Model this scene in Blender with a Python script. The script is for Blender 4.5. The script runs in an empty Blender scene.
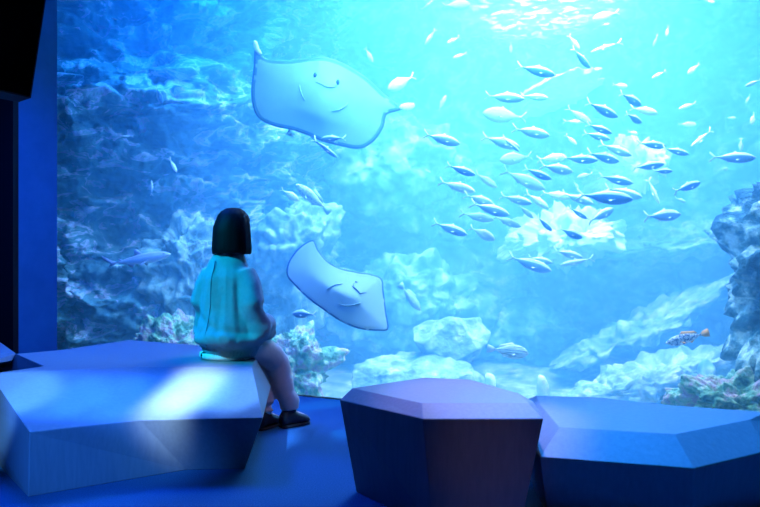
import bpy, bmesh, math, random
from mathutils import Vector, Matrix, noise, Euler
C = bpy.context.scene.collection
S = bpy.context.scene
PI = math.pi
# ---------------------------------------------------------------- camera, world, light, exposure
F = 739.0; HZ = 253.5; EYE = 1.03
cam_d = bpy.data.cameras.new('camera'); cam = bpy.data.objects.new('camera', cam_d); C.objects.link(cam)
cam.location = (0, 0, EYE); cam.rotation_euler = (PI/2, 0, 0)
cam_d.sensor_width = 36; cam_d.lens = 36*F/760; cam_d.clip_end = 100
S.camera = cam
S.view_settings.view_transform = 'Standard'; S.view_settings.look = 'None'
S.view_settings.gamma = 1; S.view_settings.use_curve_mapping = False
S.view_settings.exposure = 0.0
S.cycles.use_denoising = True
S.cycles.volume_bounces = 1; S.cycles.max_bounces = 8; S.cycles.transparent_max_bounces = 12
S.cycles.sample_clamp_indirect = 6; S.cycles.sample_clamp_direct = 0
S.cycles.caustics_reflective = False; S.cycles.caustics_refractive = False
w = bpy.data.worlds.new('world'); S.world = w; w.use_nodes = True
w.node_tree.nodes['Background'].inputs[0].default_value = (.02, .08, .3, 1)
w.node_tree.nodes['Background'].inputs[1].default_value = 0.05

def P(px, py, z):
    Y = (EYE-z)*F/(py-HZ)
    return Vector(((px-380)/F*Y, Y, z))
def D(px, py, d):
    return Vector(((px-380)/F*d, d, EYE-(py-HZ)/F*d))

def area(name, loc, target, size, power, col, sizey=None, spread=180):
    l = bpy.data.lights.new(name, 'AREA'); l.energy = power; l.color = col; l.size = size
    if sizey: l.shape = 'RECTANGLE'; l.size_y = sizey
    l.spread = math.radians(spread)
    o = bpy.data.objects.new(name, l); C.objects.link(o); o.location = loc
    o.rotation_euler = (Vector(target)-Vector(loc)).to_track_quat('-Z', 'Y').to_euler()
    return o
def spot(name, loc, target, power, col, ang, blend=.6, rad=.04, vol=1.0):
    l = bpy.data.lights.new(name, 'SPOT'); l.energy = power; l.color = col
    l.spot_size = math.radians(ang); l.spot_blend = blend; l.shadow_soft_size = rad
    o = bpy.data.objects.new(name, l); C.objects.link(o); o.location = loc
    o.rotation_euler = (Vector(target)-Vector(loc)).to_track_quat('-Z', 'Y').to_euler()
    return o
# lamps above the open top of the tank, then two added fills below it
TB = .66
area('unseen_tank_lamp', (1.6, 8.6, 4.9), (1.8, 8.4, 0), 3.6, 1150*TB, (.26, .43, 1), 2.6, 120)
area('unseen_tank_lamp', (2.4, 6.1, 4.9), (2.3, 7.2, 0), 2.4, 560*TB, (.26, .44, 1), .9, 80)
area('unseen_tank_lamp', (-1.4, 7.4, 4.9), (-2.0, 8.4, 0), 1.6, 250*TB, (.012, .27, 1), 1.0, 110)
area('unseen_tank_lamp', (5.2, 8.0, 4.9), (4.6, 8.0, 0), 2.4, 400*TB, (.05, .40, 1), 1.6, 130)
area('unseen_tank_lamp', (.1, 6.6, 4.9), (-.3, 7.7, 1.5), 1.2, 240*TB, (.20, .50, 1), .7, 80)
spot('tank_spot', (1.0, 8.8, 4.9), (.3, 7.6, 0), 800*TB, (.35, .68, 1), 46, .8, .3)
area('unseen_tank_lamp', (-.15, 5.6, 4.15), (-.3, 6.0, .8), .9, 130*TB, (.24, .70, 1), .4, 120)  # fill added under the surface to light the rays from the front
area('unseen_tank_lamp', (1.4, 5.0, 4.15), (1.7, 7.4, 1.0), .9, 130*TB, (.22, .66, 1), .4, 110)  # second added fill, lights the school and ridge from the window side
# unseen room lamps: blue fills added first, then coloured spots
area('added_fill_lamp', (-.4, 4.4, 3.4), (-.4, 4.4, 0), .8, 22, (.006, .10, 1), .8, 90)  # added fill in place of blue light spilling out of the tank
area('added_fill_lamp', (-2.2, 4.7, 3.4), (-2.0, 4.6, 0), .8, 110, (.003, .10, 1), .8, 120)  # added to turn the left bench top blue
spot('unseen_spot', (-3.2, 2.4, 3.2), (-.95, 4.1, .85), 1500, (.002, .42, .72), 15, .7, .05)
for tx, ty, e in ((202, 372, 2900), (194, 382, 3400), (182, 392, 3400), (171, 402, 3400), (162, 412, 2900)):   # a slanted row of narrow beams
    spot('unseen_spot', (-.9, -.6, 3.35), P(tx, ty, .44-(ty-367)*.003), e, (.55, .85, 1), 3.9, 1, .05)
for tx, e, c in ((10, 620, (.12, .42, 1)), (55, 800, (.02, .14, 1)), (100, 800, (.012, .12, 1)), (140, 420, (.03, .2, 1)), (195, 700, (.08, .32, 1)), (232, 850, (.12, .38, 1))):
    spot('unseen_spot', (-1.2, -.2, 3.35), P(tx, 394 if tx < 190 else 389, .37), e*5.5, c, 6.2 if tx < 190 else 5.0, .6, .04)  # beams added to brighten only the sloping bench front
spot('unseen_spot', (-1.4, -1.0, 3.35), P(150, 438, .2), 260, (.16, .6, .5), 5, 1, .05)
spot('unseen_spot', (-1.9, -1.0, 2.6), P(95, 452, .15), 2200, (.02, .2, 1), 13, 1, .05)  # added to lift the bench's lower left face
spot('unseen_spot', (1.0, 2.6, 3.35), (-.5, 4.3, .25), 110, (.5, .42, .8), 13, .8, .05)  # added to brighten the person's trousers
spot('unseen_spot', (.6, 3.7, 3.35), (.42, 3.15, .44), 900, (.40, .36, 1), 20, .8, .05)
spot('unseen_spot', (.3, -1.0, 2.9), P(490, 450, .3), 60, (.9, .55, .35), 7, 1, .05)  # added warm light that browns the stool front
spot('unseen_spot', (.8, 3.4, 3.35), (1.25, 2.8, .34), 1500, (.01, .24, 1), 44, .9, .05)

# ---------------------------------------------------------------- materials
def mat(name, col, rough=.6, spec=.3, metal=0):
    m = bpy.data.materials.new(name); m.use_nodes = True
    b = m.node_tree.nodes['Principled BSDF']
    b.inputs['Base Color'].default_value = (*col, 1); b.inputs['Roughness'].default_value = rough
    b.inputs['Specular IOR Level'].default_value = spec; b.inputs['Metallic'].default_value = metal
    return m
def noisy(name, stops, scale=4, detail=6, rough=.8, bump=.3, bscale=20, spec=.2, dist=.01, stretch=None):
    m = mat(name, (1, 1, 1), rough, spec); nt = m.node_tree; n = nt.nodes; L = nt.links; b = n['Principled BSDF']
    tc = n.new('ShaderNodeTexCoord'); mp = n.new('ShaderNodeMapping'); L.new(tc.outputs['Object'], mp.inputs[0])
    if stretch: mp.inputs['Scale'].default_value = stretch
    t = n.new('ShaderNodeTexNoise'); t.inputs['Scale'].default_value = scale; t.inputs['Detail'].default_value = detail
    t.inputs['Roughness'].default_value = .62
    L.new(mp.outputs[0], t.inputs[0]); r = n.new('ShaderNodeValToRGB'); L.new(t.outputs['Fac'], r.inputs[0])
    while len(r.color_ramp.elements) < len(stops): r.color_ramp.elements.new(.5)
    for e, (p, c) in zip(r.color_ramp.elements, stops): e.position = p; e.color = (*c, 1)
    L.new(r.outputs[0], b.inputs['Base Color'])
    if bump:
        t2 = n.new('ShaderNodeTexNoise'); t2.inputs['Scale'].default_value = bscale; t2.inputs['Detail'].default_value = 5
        L.new(mp.outputs[0], t2.inputs[0]); bp = n.new('ShaderNodeBump'); bp.inputs['Strength'].default_value = bump
        bp.inputs['Distance'].default_value = dist; L.new(t2.outputs['Fac'], bp.inputs['Height']); L.new(bp.outputs[0], b.inputs['Normal'])
    return m
M = {}
M['rock'] = noisy('reef rock', [(.3, (.10, .17, .19)), (.48, (.22, .32, .32)), (.6, (.45, .52, .50)), (.75, (.85, .80, .86))], 5.5, 9, .9, .8, 9, .1, .05)
M['cliff'] = noisy('cliff rock', [(.30, (.03, .09, .12)), (.47, (.10, .22, .28)), (.53, (.16, .34, .38)), (.56, (.80, .66, .90)), (.60, (.30, .45, .52)), (.70, (.12, .22, .30))], 2.4, 9, .9, .8, 9, .1, .06, (1, 1, 1.8))
M['cliff'].node_tree.nodes['Noise Texture'].inputs['Distortion'].default_value = 1.0
M['column'] = noisy('column rock', [(.36, (.02, .07, .10)), (.50, (.06, .17, .21)), (.56, (.3, .45, .45)), (.63, (.85, .9, .85))], 5, 9, .9, .9, 14, .1, .06)
M['coral'] = noisy('coral crust', [(.34, (.05, .14, .10)), (.46, (.20, .42, .26)), (.52, (.50, .58, .42)), (.58, (.58, .34, .42)), (.68, (.25, .40, .38))], 7, 9, .9, .9, 16, .1, .06)
M['paint'] = noisy('pale tank rock', [(.34, (.05, .13, .20)), (.5, (.16, .32, .40)), (.66, (.65, .76, .78))], 3.4, 8, .9, .7, 6, .1, .06)
M['sand'] = noisy('sand', [(.34, (.08, .13, .14)), (.5, (.20, .26, .27)), (.66, (.45, .5, .46))], 6, 6, .9, .3, 40, .1)
M['carpet'] = noisy('blue carpet', [(.3, (.022, .09, .17)), (.7, (.05, .16, .29))], 160, 4, .95, .5, 260, .05, .004)
M['bench'] = noisy('bench laminate', [(.3, (.17, .175, .19)), (.7, (.20, .205, .22))], 60, 4, .55, .03, 140, .25, .002, (1, 1, .08))
M['black'] = mat('black paint', (.006, .006, .009), .8, .1)
M['jamb'] = noisy('painted jamb', [(.3, (.01, .11, .27)), (.7, (.015, .13, .32))], 5, 3, .6, 0)
M['ceil'] = mat('dark ceiling', (.02, .02, .03), .9, .1)
M['screen'] = mat('dark screen', (.002, .002, .003), .9, .0)
M['bezel'] = mat('bezel', (.01, .012, .018), .6, .1)

# ---------------------------------------------------------------- helpers
def mesh(name, verts, faces, m, parent=None, smooth=False, mats=None, fm=None):
    me = bpy.data.meshes.new(name); me.from_pydata([tuple(v) for v in verts], [], faces)
    for k in (mats or [m]): me.materials.append(k)
    bm = bmesh.new(); bm.from_mesh(me); 
    if fm:
        for f, k in zip(bm.faces, fm): f.material_index = k
    bmesh.ops.recalc_face_normals(bm, faces=bm.faces)
    for f in bm.faces: f.smooth = smooth
    bm.to_mesh(me); bm.free()
    o = bpy.data.objects.new(name, me); C.objects.link(o)
    if parent: o.parent = parent
    return o
def tag(o, label, cat, group=None, kind=None):
    if label: o['label'] = label
    if cat: o['category'] = cat
    if group: o['group'] = group
    if kind: o['kind'] = kind
    return o
def box(name, a, b, m, parent=None, kind=None):
    (x0, y0, z0), (x1, y1, z1) = a, b
    v = [(x, y, z) for x in (x0, x1) for y in (y0, y1) for z in (z0, z1)]
    f = [(0, 1, 3, 2), (4, 6, 7, 5), (0, 4, 5, 1), (2, 3, 7, 6), (0, 2, 6, 4), (1, 5, 7, 3)]
    o = mesh(name, v, f, m, parent)
    if kind: o['kind'] = kind
    return o
def prism(name, pts, z0, z1, m, kind=None, parent=None):
    n = len(pts); v = [(p[0], p[1], z0) for p in pts]+[(p[0], p[1], z1) for p in pts]
    f = [tuple(range(n))[::-1], tuple(range(n, 2*n))]+[(i, (i+1) % n, n+(i+1) % n, n+i) for i in range(n)]
    o = mesh(name, v, f, m, parent)
    if kind: o['kind'] = kind
    return o
def origin_to(o, p):
    p = Vector(p); o.data.transform(Matrix.Translation(-p)); o.location = p
def fract(p, H=1.0, lac=2.1, octv=6):
    return noise.fractal(p, H, lac, octv)
def ridged(p, octv=5):
    v = 0; a = 1.0; q = Vector(p); t = 0
    for i in range(octv):
        v += a*(1-abs(noise.noise(q)*1.8)); t += a; a *= .5; q = q*2.07+Vector((3.1, 1.7, 5.3))
    return v/t

# ---------------------------------------------------------------- the setting
GA = Vector((-2.82, 6.44, 0)); GB = Vector((4.2, 3.0, 0))       # foot of the acrylic window
gd = (GB-GA).normalized(); gn = Vector((gd.y, -gd.x, 0)); gn = -gn if gn.y > 0 else gn   # gn points to the room
TOP = 4.3
def gp(t): return GA+(GB-GA)*t
box('floor', (-6, -2.5, -.1), (5.2, 7.2, 0), M['carpet'], kind='structure')
bpy.data.objects['floor'].data.clear_geometry(); bpy.data.objects.remove(bpy.data.objects['floor'])
prism('floor', [(-6, -2.5), (5.2, -2.5), (5.2, 2.51), gp(1.0), gp(0), (-3.2, 6.44), (-6, 6.44)], -.1, 0, M['carpet'], 'structure')
prism('ceiling', [(-6, -2.5), (5.2, -2.5), (5.2, 2.51), gp(1.0), gp(0), (-3.2, 6.44), (-6, 6.44)], 3.6, 3.7, M['ceil'], 'structure')
box('wall_back', (-6, -2.6, 0), (5.2, -2.5, 3.6), M['ceil'], kind='structure')
box('wall_right', (5.2, -2.5, 0), (5.3, 2.5, 3.6), M['ceil'], kind='structure')
box('wall_left', (-6.1, -2.5, 0), (-6, 6.4, 3.6), M['ceil'], kind='structure')
box('wall_front', (-6, 5.9, 0), (-2.93, 6.0, 3.6), M['black'], kind='structure')
prism('trim_1', [(-2.93, 5.99), (-2.74, 6.27), GA, (-2.95, 6.6)], 0, 3.6, M['jamb'], 'structure')
g = prism('window_1', [gp(0), gp(1), gp(1)-gn*.05, gp(0)-gn*.05], 0, 3.6, None, 'structure')
gm = bpy.data.materials.new('clear acrylic'); gm.use_nodes = True; nt = gm.node_tree; nt.nodes.clear()
out = nt.nodes.new('ShaderNodeOutputMaterial'); tr = nt.nodes.new('ShaderNodeBsdfTransparent'); gl = nt.nodes.new('ShaderNodeBsdfGlossy')
gl.inputs['Roughness'].default_value = .02; tr.inputs[0].default_value = (.98, 1, 1, 1)
mx = nt.nodes.new('ShaderNodeMixShader'); fr = nt.nodes.new('ShaderNodeFresnel'); fr.inputs[0].default_value = 1.12
nt.links.new(fr.outputs[0], mx.inputs[0]); nt.links.new(tr.outputs[0], mx.inputs[1]); nt.links.new(gl.outputs[0], mx.inputs[2]); nt.links.new(mx.outputs[0], out.inputs[0])
g.data.materials.clear(); g.data.materials.append(gm)

# water body: one closed volume filling the tank
wv = prism('water', [gp(0)-gn*.06+Vector((-1.5, .6, 0)), gp(0)-gn*.06, gp(1)-gn*.06, (7.5, 3.0), (7.5, 13), (-5, 13), (-5, 7)], -.8, 4.25, None)
vm = bpy.data.materials.new('tank water'); vm.use_nodes = True; nt = vm.node_tree; nt.nodes.clear()
out = nt.nodes.new('ShaderNodeOutputMaterial')
sc = nt.nodes.new('ShaderNodeVolumeScatter'); sc.inputs['Color'].default_value = (.17, .56, 1, 1); sc.inputs['Density'].default_value = .25; sc.inputs['Anisotropy'].default_value = .25
ab = nt.nodes.new('ShaderNodeVolumeAbsorption'); ab.inputs['Color'].default_value = (.08, .6, 1, 1); ab.inputs['Density'].default_value = .09
ad = nt.nodes.new('ShaderNodeAddShader'); nt.links.new(sc.outputs[0], ad.inputs[0]); nt.links.new(ab.outputs[0], ad.inputs[1]); nt.links.new(ad.outputs[0], out.inputs['Volume'])
wv.data.materials.clear(); wv.data.materials.append(vm)
tag(wv, 'clear blue water filling the whole tank behind the window', 'water', kind='stuff')
# ---------------------------------------------------------------- rockwork
M['shell'] = noisy('pale stone', [(.3, (.7, .7, .7)), (.7, (.9, .9, .88))], 6, 4, .9, .3, 20, .1)
def sheet(name, path, zs, off, m, n=260, nz=150, amp=.5, freq=.7, seed=0, kind=None):
    pts = [Vector((x, y, 0)) for x, y in path]
    seg = [(pts[i+1]-pts[i]).length for i in range(len(pts)-1)]; tot = sum(seg)
    def at(t):
        s = t*tot
        for i, l in enumerate(seg):
            if s <= l or i == len(seg)-1: return pts[i].lerp(pts[i+1], min(1, s/l))
            s -= l
    sm = [at(i/(n-1)) for i in range(n)]
    for _ in range(12):
        sm = [sm[0]]+[(sm[i-1]+sm[i+1])/2 for i in range(1, n-1)]+[sm[-1]]
    v = []
    for i in range(n):
        t = (sm[min(n-1, i+1)]-sm[max(0, i-1)]).normalized(); nn = Vector((t.y, -t.x, 0))
        for j in range(nz):
            z = zs[0]+(zs[1]-zs[0])*j/(nz-1); p = Vector((sm[i].x, sm[i].y, z))
            q = Vector((p.x*freq, p.y*freq, p.z*freq*1.7))+Vector((seed*7.3, seed*3.1, 0))
            d = amp*(ridged(q)-.55)*1.6+amp*.5*fract(q*3.2, .8, 2.2, 4)+off(p, i/(n-1))
            p = p+nn*d; p.z += .25*amp*noise.noise(q*2.3)
            v.append(p)
    f = [(i*nz+j, (i+1)*nz+j, (i+1)*nz+j+1, i*nz+j+1) for i in range(n-1) for j in range(nz-1)]
    o = mesh(name, v, f, m, smooth=False)
    for pl in o.data.polygons: pl.use_smooth = True
    if kind: o['kind'] = kind
    return o
def gauss(x, c, s): return math.exp(-((x-c)/s)**2)
def cliff_off(p, t):
    return .45*gauss(p.z, 2.55, .42)-.75*(1/(1+math.exp(-(p.z-3.15)*8)))*gauss(p.x, -2.9, 1.0)+.35*gauss(p.z, .4, .5)-.3*gauss(p.z, 1.75, .35)*gauss(p.x, -2.6, .8)
cl = sheet('reef_cliff', [(-3.9, 6.9), (-3.4, 7.8), (-2.2, 8.2), (-1.3, 9.0), (-.9, 10.2), (-.6, 11.2)], (-.8, 4.9), cliff_off, M['cliff'], 340, 240, .42, 1.0, 1)
tag(cl, 'tall dark blue reef cliff with pale folded ledges behind the seated person', 'reef rock')
def back_off(p, t): return .8*gauss(p.z, .0, 1.0)+.0
sheet('wall_tank', [(-1.2, 10.6), (0, 11.4), (2.2, 11.7), (4.6, 11.2), (6.4, 9.6), (6.9, 7.5), (6.9, 3)], (-.9, 4.9), back_off, M['paint'], 300, 130, .55, .55, 4, kind='structure')
# tank floor
GZ = -.52
prism('wall_sill', [gp(0), gp(1), gp(1)-gn*.06, gp(0)-gn*.06], -.8, 0.0, M['sand'], 'structure')
v = []; NX, NY = 150, 110
for i in range(NX):
    for j in range(NY):
        x = -4.6+11.8*i/(NX-1); yy = j/(NY-1)
        gy = GA.y+(GB.y-GA.y)*((max(GA.x, min(GB.x, x)))-GA.x)/(GB.x-GA.x)+.07
        y = gy+(12.2-gy)*yy
        v.append((x, y, GZ+.12*yy*yy+.12*fract(Vector((x, y, 0))*.9, 1, 2, 4)*min(1, yy*6)))
sf = [(i*NY+j, (i+1)*NY+j, (i+1)*NY+j+1, i*NY+j+1) for i in range(NX-1) for j in range(NY-1)]
o = mesh('ground', v, sf, M['sand'], smooth=True); o['kind'] = 'structure'

def rock(name, px, py, d, wpx, hpx, dep, label, m='rock', seed=1, rough=.28, roll=0, freq=2.4, sub=6, flat=0, cat='rock', yaw=0, group=None, low=True):
    c = D(px, py, d); sx = wpx/F*d/2; sz = hpx/F*d/2; sy = dep/2
    bm = bmesh.new(); bmesh.ops.create_icosphere(bm, subdivisions=sub, radius=1)
    mm = max(sx, sz, sy*.7); rr_ = random.Random(seed); planes = []
    for _ in range(22):
        pn = Vector((rr_.gauss(0, 1), rr_.gauss(0, 1), rr_.gauss(0, 1))).normalized(); planes.append((pn, rr_.uniform(.74, .98)))
    zl = max(sz, c.z-GZ+.05) if low else sz; amp = rough*min(.5, min(sx, sz, sy)*1.1+.02)
    for vt in bm.verts:
        q = vt.co.copy(); rad = min([1.25]+[pd/max(1e-3, q.dot(pn)) for pn, pd in planes if q.dot(pn) > .1])
        b_ = q*rad; b_ = Vector((b_.x*sx, b_.y*sy, b_.z*(sz if b_.z > 0 else zl)))
        k = b_*freq+Vector((seed*5.1, seed*2.3, seed))
        dd = amp*(.75*(ridged(k*.6, 4)-.62)+.5*fract(k*1.5, .8, 2.2, 5))
        vt.co = b_+q*dd*1.6
    me = bpy.data.meshes.new(name); bm.to_mesh(me); bm.free(); me.materials.append(M[m])
    for p in me.polygons: p.use_smooth = True
    o = bpy.data.objects.new(name, me); C.objects.link(o); o.location = c; o.rotation_euler = (0, math.radians(roll), math.radians(yaw))
    tag(o, label, cat, group)
    return o
rock('boulder', 450, 341, 7.9, 76, 54, .7, 'rounded pale boulder resting on the flat slab at the tank floor', seed=3, rough=.12, low=False)
rock('rock_slab', 418, 382, 7.7, 146, 62, 1.1, 'wide flat pale rock slab lying under the rounded boulder', seed=5, rough=.16)
rock('rock_ridge', 640, 324, 8.8, 215, 17, 1.2, 'long sloping rock ridge climbing to the right behind the orange-tailed fish', 'rock', 7, 1.1, -27, low=False, freq=3)
rock('rock_ridge', 650, 378, 7.6, 220, 26, 1.2, 'low bright rock ridge just behind the far edge of the right bench', 'rock', 9, 1.0, -16, low=False, freq=3)
rock('rock_ridge', 700, 238, 9.6, 200, 26, 2.2, 'distant pale rock ridge beside the tall rock at the right edge', 'rock', 11, .9, -10, low=False, freq=3)
rock('rock_outcrop', 560, 238, 9.8, 110, 44, 3.0, 'pale craggy rock outcrop in the blue water behind the fish school', 'shell', 13, .7, -6, low=False, freq=3)
rock('rock_outcrop', 552, 97, 9.9, 80, 15, 3.0, 'thin pale rock ledge behind the top of the fish school', 'shell', 43, .7, -8, low=False, freq=4, sub=5)
rock('rock_outcrop', 622, 172, 9.6, 44, 46, 3.0, 'small white craggy rock behind the middle of the fish school', 'shell', 45, .7, 0, low=False, freq=4, sub=5)
rock('rock_pillar', 800, 268, 5.6, 118, 262, .9, 'tall dark rock column with pale crust at the right edge', 'column', 15, .42, 8, freq=3.4, low=False)
rock('rock_mound', 738, 406, 5.5, 118, 62, .8, 'greenish mottled rock mound below the tall rock column', 'coral', 17, .5, 6, freq=4)
rock('rock_mound', 172, 352, 6.9, 96, 66, .8, 'low green-lit rock showing over the far edge of the left bench', 'coral', 19, .4, freq=4)  # green light on this rock is carried by its crust colour
rock('reef_outcrop', 292, 262, 8.8, 84, 130, 1.4, 'craggy pale reef outcrop to the right of the person\'s head', 'rock', 21, .3, 10, freq=3.4)
rock('reef_outcrop', 188, 266, 8.0, 80, 96, .9, 'pale lit reef outcrop just left of the person\'s head', 'rock', 23, .38, -10, freq=3.2)
rock('reef_outcrop', 400, 300, 9.8, 170, 90, 1.4, 'broad faint rock shelf far behind the lower ray', 'paint', 25, .35, 5, freq=3)
rock('reef_outcrop', 395, 165, 10.6, 170, 110, 2.2, 'faint pale rock face in open water right of the upper ray', 'paint', 27, .35, 12, low=False, freq=3)
rock('reef_outcrop', 520, 330, 10.2, 130, 60, 1.4, 'dim blue rock mass far behind the striped fish', 'paint', 41, .35, 5, freq=3)
rock('coral_rock', 292, 372, 6.9, 85, 84, .8, 'rough pinkish coral-crusted rock beside the person\'s lower legs', 'coral', 29, .34, freq=3.8)
rock('stone', 489, 380, 7.0, 11, 18, .14, 'small pale upright stone behind the middle stool', 'shell', 31, .2, sub=3)
rock('stone', 543.5, 390, 6.6, 12, 28, .14, 'small white pointed stone between the middle stool and right bench', 'shell', 33, .2, sub=3)
rock('stone', 705, 372, 7.2, 15, 26, .2, 'small pale rounded stone standing behind the mottled mound', 'paint', 35, .2, sub=3)
# rippled water surface, seen from below, glints painted in as masked translucent ripples
v = []; n_ = 120
for i in range(n_):
    for j in range(n_):
        x, y = -3.5+10*i/(n_-1), 4.6+7.4*j/(n_-1)
        y = max(y, GA.y+(GB.y-GA.y)*((max(GA.x, min(GB.x, x)))-GA.x)/(GB.x-GA.x)+.1)
        v.append((x, y, 4.2+.03*noise.noise(Vector((x*2.2, y*2.2, 0)))+.015*noise.noise(Vector((x*6, y*6, 3)))))
o = mesh('water_surface', v, [(i*n_+j, (i+1)*n_+j, (i+1)*n_+j+1, i*n_+j+1) for i in range(n_-1) for j in range(n_-1)], None, smooth=True)
m = bpy.data.materials.new('surface with painted glints'); m.use_nodes = True; nt = m.node_tree; nt.nodes.clear(); N_ = nt.nodes; K_ = nt.links
out = N_.new('ShaderNodeOutputMaterial'); tcn = N_.new('ShaderNodeTexCoord'); tx = N_.new('ShaderNodeTexNoise'); tx.inputs['Scale'].default_value = 4.5; tx.inputs['Detail'].default_value = 6; tx.inputs['Distortion'].default_value = 1.2
nt.links.new(tcn.outputs['Object'], tx.inputs[0]); rp = N_.new('ShaderNodeValToRGB'); rp.color_ramp.elements[0].position = .50; rp.color_ramp.elements[0].color = (.05, .05, .05, 1); rp.color_ramp.elements[1].position = .62; rp.color_ramp.elements[1].color = (.7, .7, .7, 1)
nt.links.new(tx.outputs['Fac'], rp.inputs[0]); t1 = N_.new('ShaderNodeBsdfTransparent'); t2 = N_.new('ShaderNodeBsdfTranslucent'); mxx = N_.new('ShaderNodeMixShader')
gr = N_.new('ShaderNodeTexGradient'); gr.gradient_type = 'SPHERICAL'; gm_ = N_.new('ShaderNodeMapping'); gm_.inputs['Location'].default_value = (-2.2, -10.3, -4.2); gm_.vector_type = 'TEXTURE'
gm_.inputs['Location'].default_value = (2.2, 10.3, 4.2); gm_.inputs['Scale'].default_value = (1.3, 2.2, 1); nt.links.new(tcn.outputs['Object'], gm_.inputs[0]); nt.links.new(gm_.outputs[0], gr.inputs[0])
mu = N_.new('ShaderNodeMath'); mu.operation = 'MULTIPLY'; nt.links.new(rp.outputs[0], mu.inputs[0]); nt.links.new(gr.outputs['Fac'], mu.inputs[1])
mu2 = N_.new('ShaderNodeMath'); mu2.operation = 'MULTIPLY'; mu2.inputs[1].default_value = 1.6; mu2.use_clamp = True; nt.links.new(mu.outputs[0], mu2.inputs[0]); nt.links.new(mu2.outputs[0], mxx.inputs[0]); nt.links.new(t1.outputs[0], mxx.inputs[1]); nt.links.new(t2.outputs[0], mxx.inputs[2]); nt.links.new(mxx.outputs[0], out.inputs[0])
o.data.materials.clear(); o.data.materials.append(m); tag(o, 'rippled water surface with painted glints at the top of the tank', 'water surface', kind='stuff')

# ---------------------------------------------------------------- benches
def bench(name, label, cat, top, mid, bot, zt, zm, parent=None, m=None):
    n = len(top)
    T = [P(x, y, zt) if not isinstance(x, Vector) else x for x, y in top]
    Mi = [P(x, y, zm) for x, y in mid]; B = [P(x, y, 0) for x, y in bot]
    v = T+Mi+B
    f = [tuple(range(n))]+[tuple(range(2*n, 3*n))[::-1]]
    for a in (0, n):
        f += [(a+i, a+(i+1) % n, a+n+(i+1) % n, a+n+i) for i in range(n)]
    o = mesh(name, v, f, M['bench'])
    c = sum(B, Vector())/n; c.z = 0; origin_to(o, c)
    md = o.modifiers.new('bevel', 'BEVEL'); md.width = .004; md.segments = 2; md.limit_method = 'ANGLE'; md.angle_limit = math.radians(8)
    tag(o, label, cat)
    return o
bench('faceted_bench', 'long faceted bench the person sits on, white light streak on its front', 'bench',
      [(132, 367), (252, 367), (256, 359), (206, 346), (130, 340), (60, 350), (16, 354), (44, 366), (-10, 374), (-5, 373.6)],
      [(140, 420), (263, 418), (271, 386), (214, 359), (130, 351), (50, 361), (-8, 366), (20, 391), (-40, 384), (29.5, 432)],
      [(186, 470), (245, 468.7), (252, 436), (200, 388), (130, 378), (56, 390), (10, 397), (16, 436), (-30, 435), (28, 497)], .44, .28)
bench('faceted_bench', 'tip of a second faceted bench at the left edge behind the long bench', 'bench',
      [(16, 353), (-20, 355), (-120, 360), (-110, 330), (-20, 328)],
      [(12, 361), (-20, 366), (-130, 374), (-118, 340), (-22, 340)],
      [(2, 384), (-22, 388), (-116, 396), (-100, 385), (-20, 384)], .44, .40)
bench('faceted_stool', 'purple-lit polygonal stool with dark brown front, middle of the room', 'stool',
      [(422, 403), (529, 403), (518, 393), (470, 379.5), (424, 377.5), (352, 388)],
      [(423, 419), (543.5, 418.5), (534, 402), (478, 386), (424, 384), (339.5, 400)],
      [(433, 529), (520, 529), (520, 500), (475, 482), (425, 478), (356, 492)], .44, .40)
bench('faceted_bench', 'blue-lit faceted bench in the right foreground beside the middle stool', 'bench',
      [(559.5, 427), (675, 434), (749, 419.5), (766, 412), (672, 405.5), (600, 397.5), (536, 395.5), (540, 404)],
      [(540, 457), (694, 468.5), (768, 451), (800, 425), (690, 414), (602, 404.5), (515, 404), (512, 425)],
      [(547, 515), (692, 531), (762, 510), (790, 480), (685, 462), (600, 455), (538, 462), (532, 484)], .34, .25)
# ---------------------------------------------------------------- seated person
def fabric(name, col, bump=.3, sc_=300):
    return noisy(name, [(.3, tuple(c*.88 for c in col)), (.7, col)], 40, 4, .9, bump, sc_, .1, .002)
M['sweater'] = fabric('grey knit', (.27, .34, .36)); M['trouser'] = fabric('beige cotton', (.62, .54, .50))
M['shirt'] = fabric('white cotton', (.85, .86, .88)); M['skin'] = mat('skin', (.62, .42, .34), .55, .3)
M['hair'] = noisy('black hair', [(.3, (.003, .0025, .004)), (.7, (.010, .008, .010))], 60, 3, .6, .4, 90, .08, .003, (1, 1, .05))
M['shoe'] = mat('dark leather', (.02, .02, .028), .45, .4); M['sole'] = mat('shoe sole', (.03, .03, .035), .8)
M['lip'] = mat('lips', (.5, .2, .18), .5); M['eye'] = mat('eye', (.01, .01, .012), .2, .5); M['seam'] = fabric('seam thread', (.10, .14, .18))
A = math.radians(33); BASE = Vector((-.855, 4.15, 0))
def L(rt, fw, up=0): return Vector((math.cos(A)*rt+math.sin(A)*fw, -math.sin(A)*rt+math.cos(A)*fw, up))
def smoothed(o, mods):
    """apply the given modifiers without operators"""
    for t, kw in mods:
        md = o.modifiers.new(t.lower(), t)
        for k, vv in kw.items(): setattr(md, k, vv)
    dg = bpy.context.evaluated_depsgraph_get(); ev = o.evaluated_get(dg)
    me = bpy.data.meshes.new_from_object(ev); old = o.data; ms = list(old.materials)
    o.modifiers.clear(); o.data = me; me.name = o.name; me.materials.clear()
    for k in ms: me.materials.append(k)
    for p in me.polygons: p.use_smooth = True; p.material_index = 0
    return o
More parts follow.
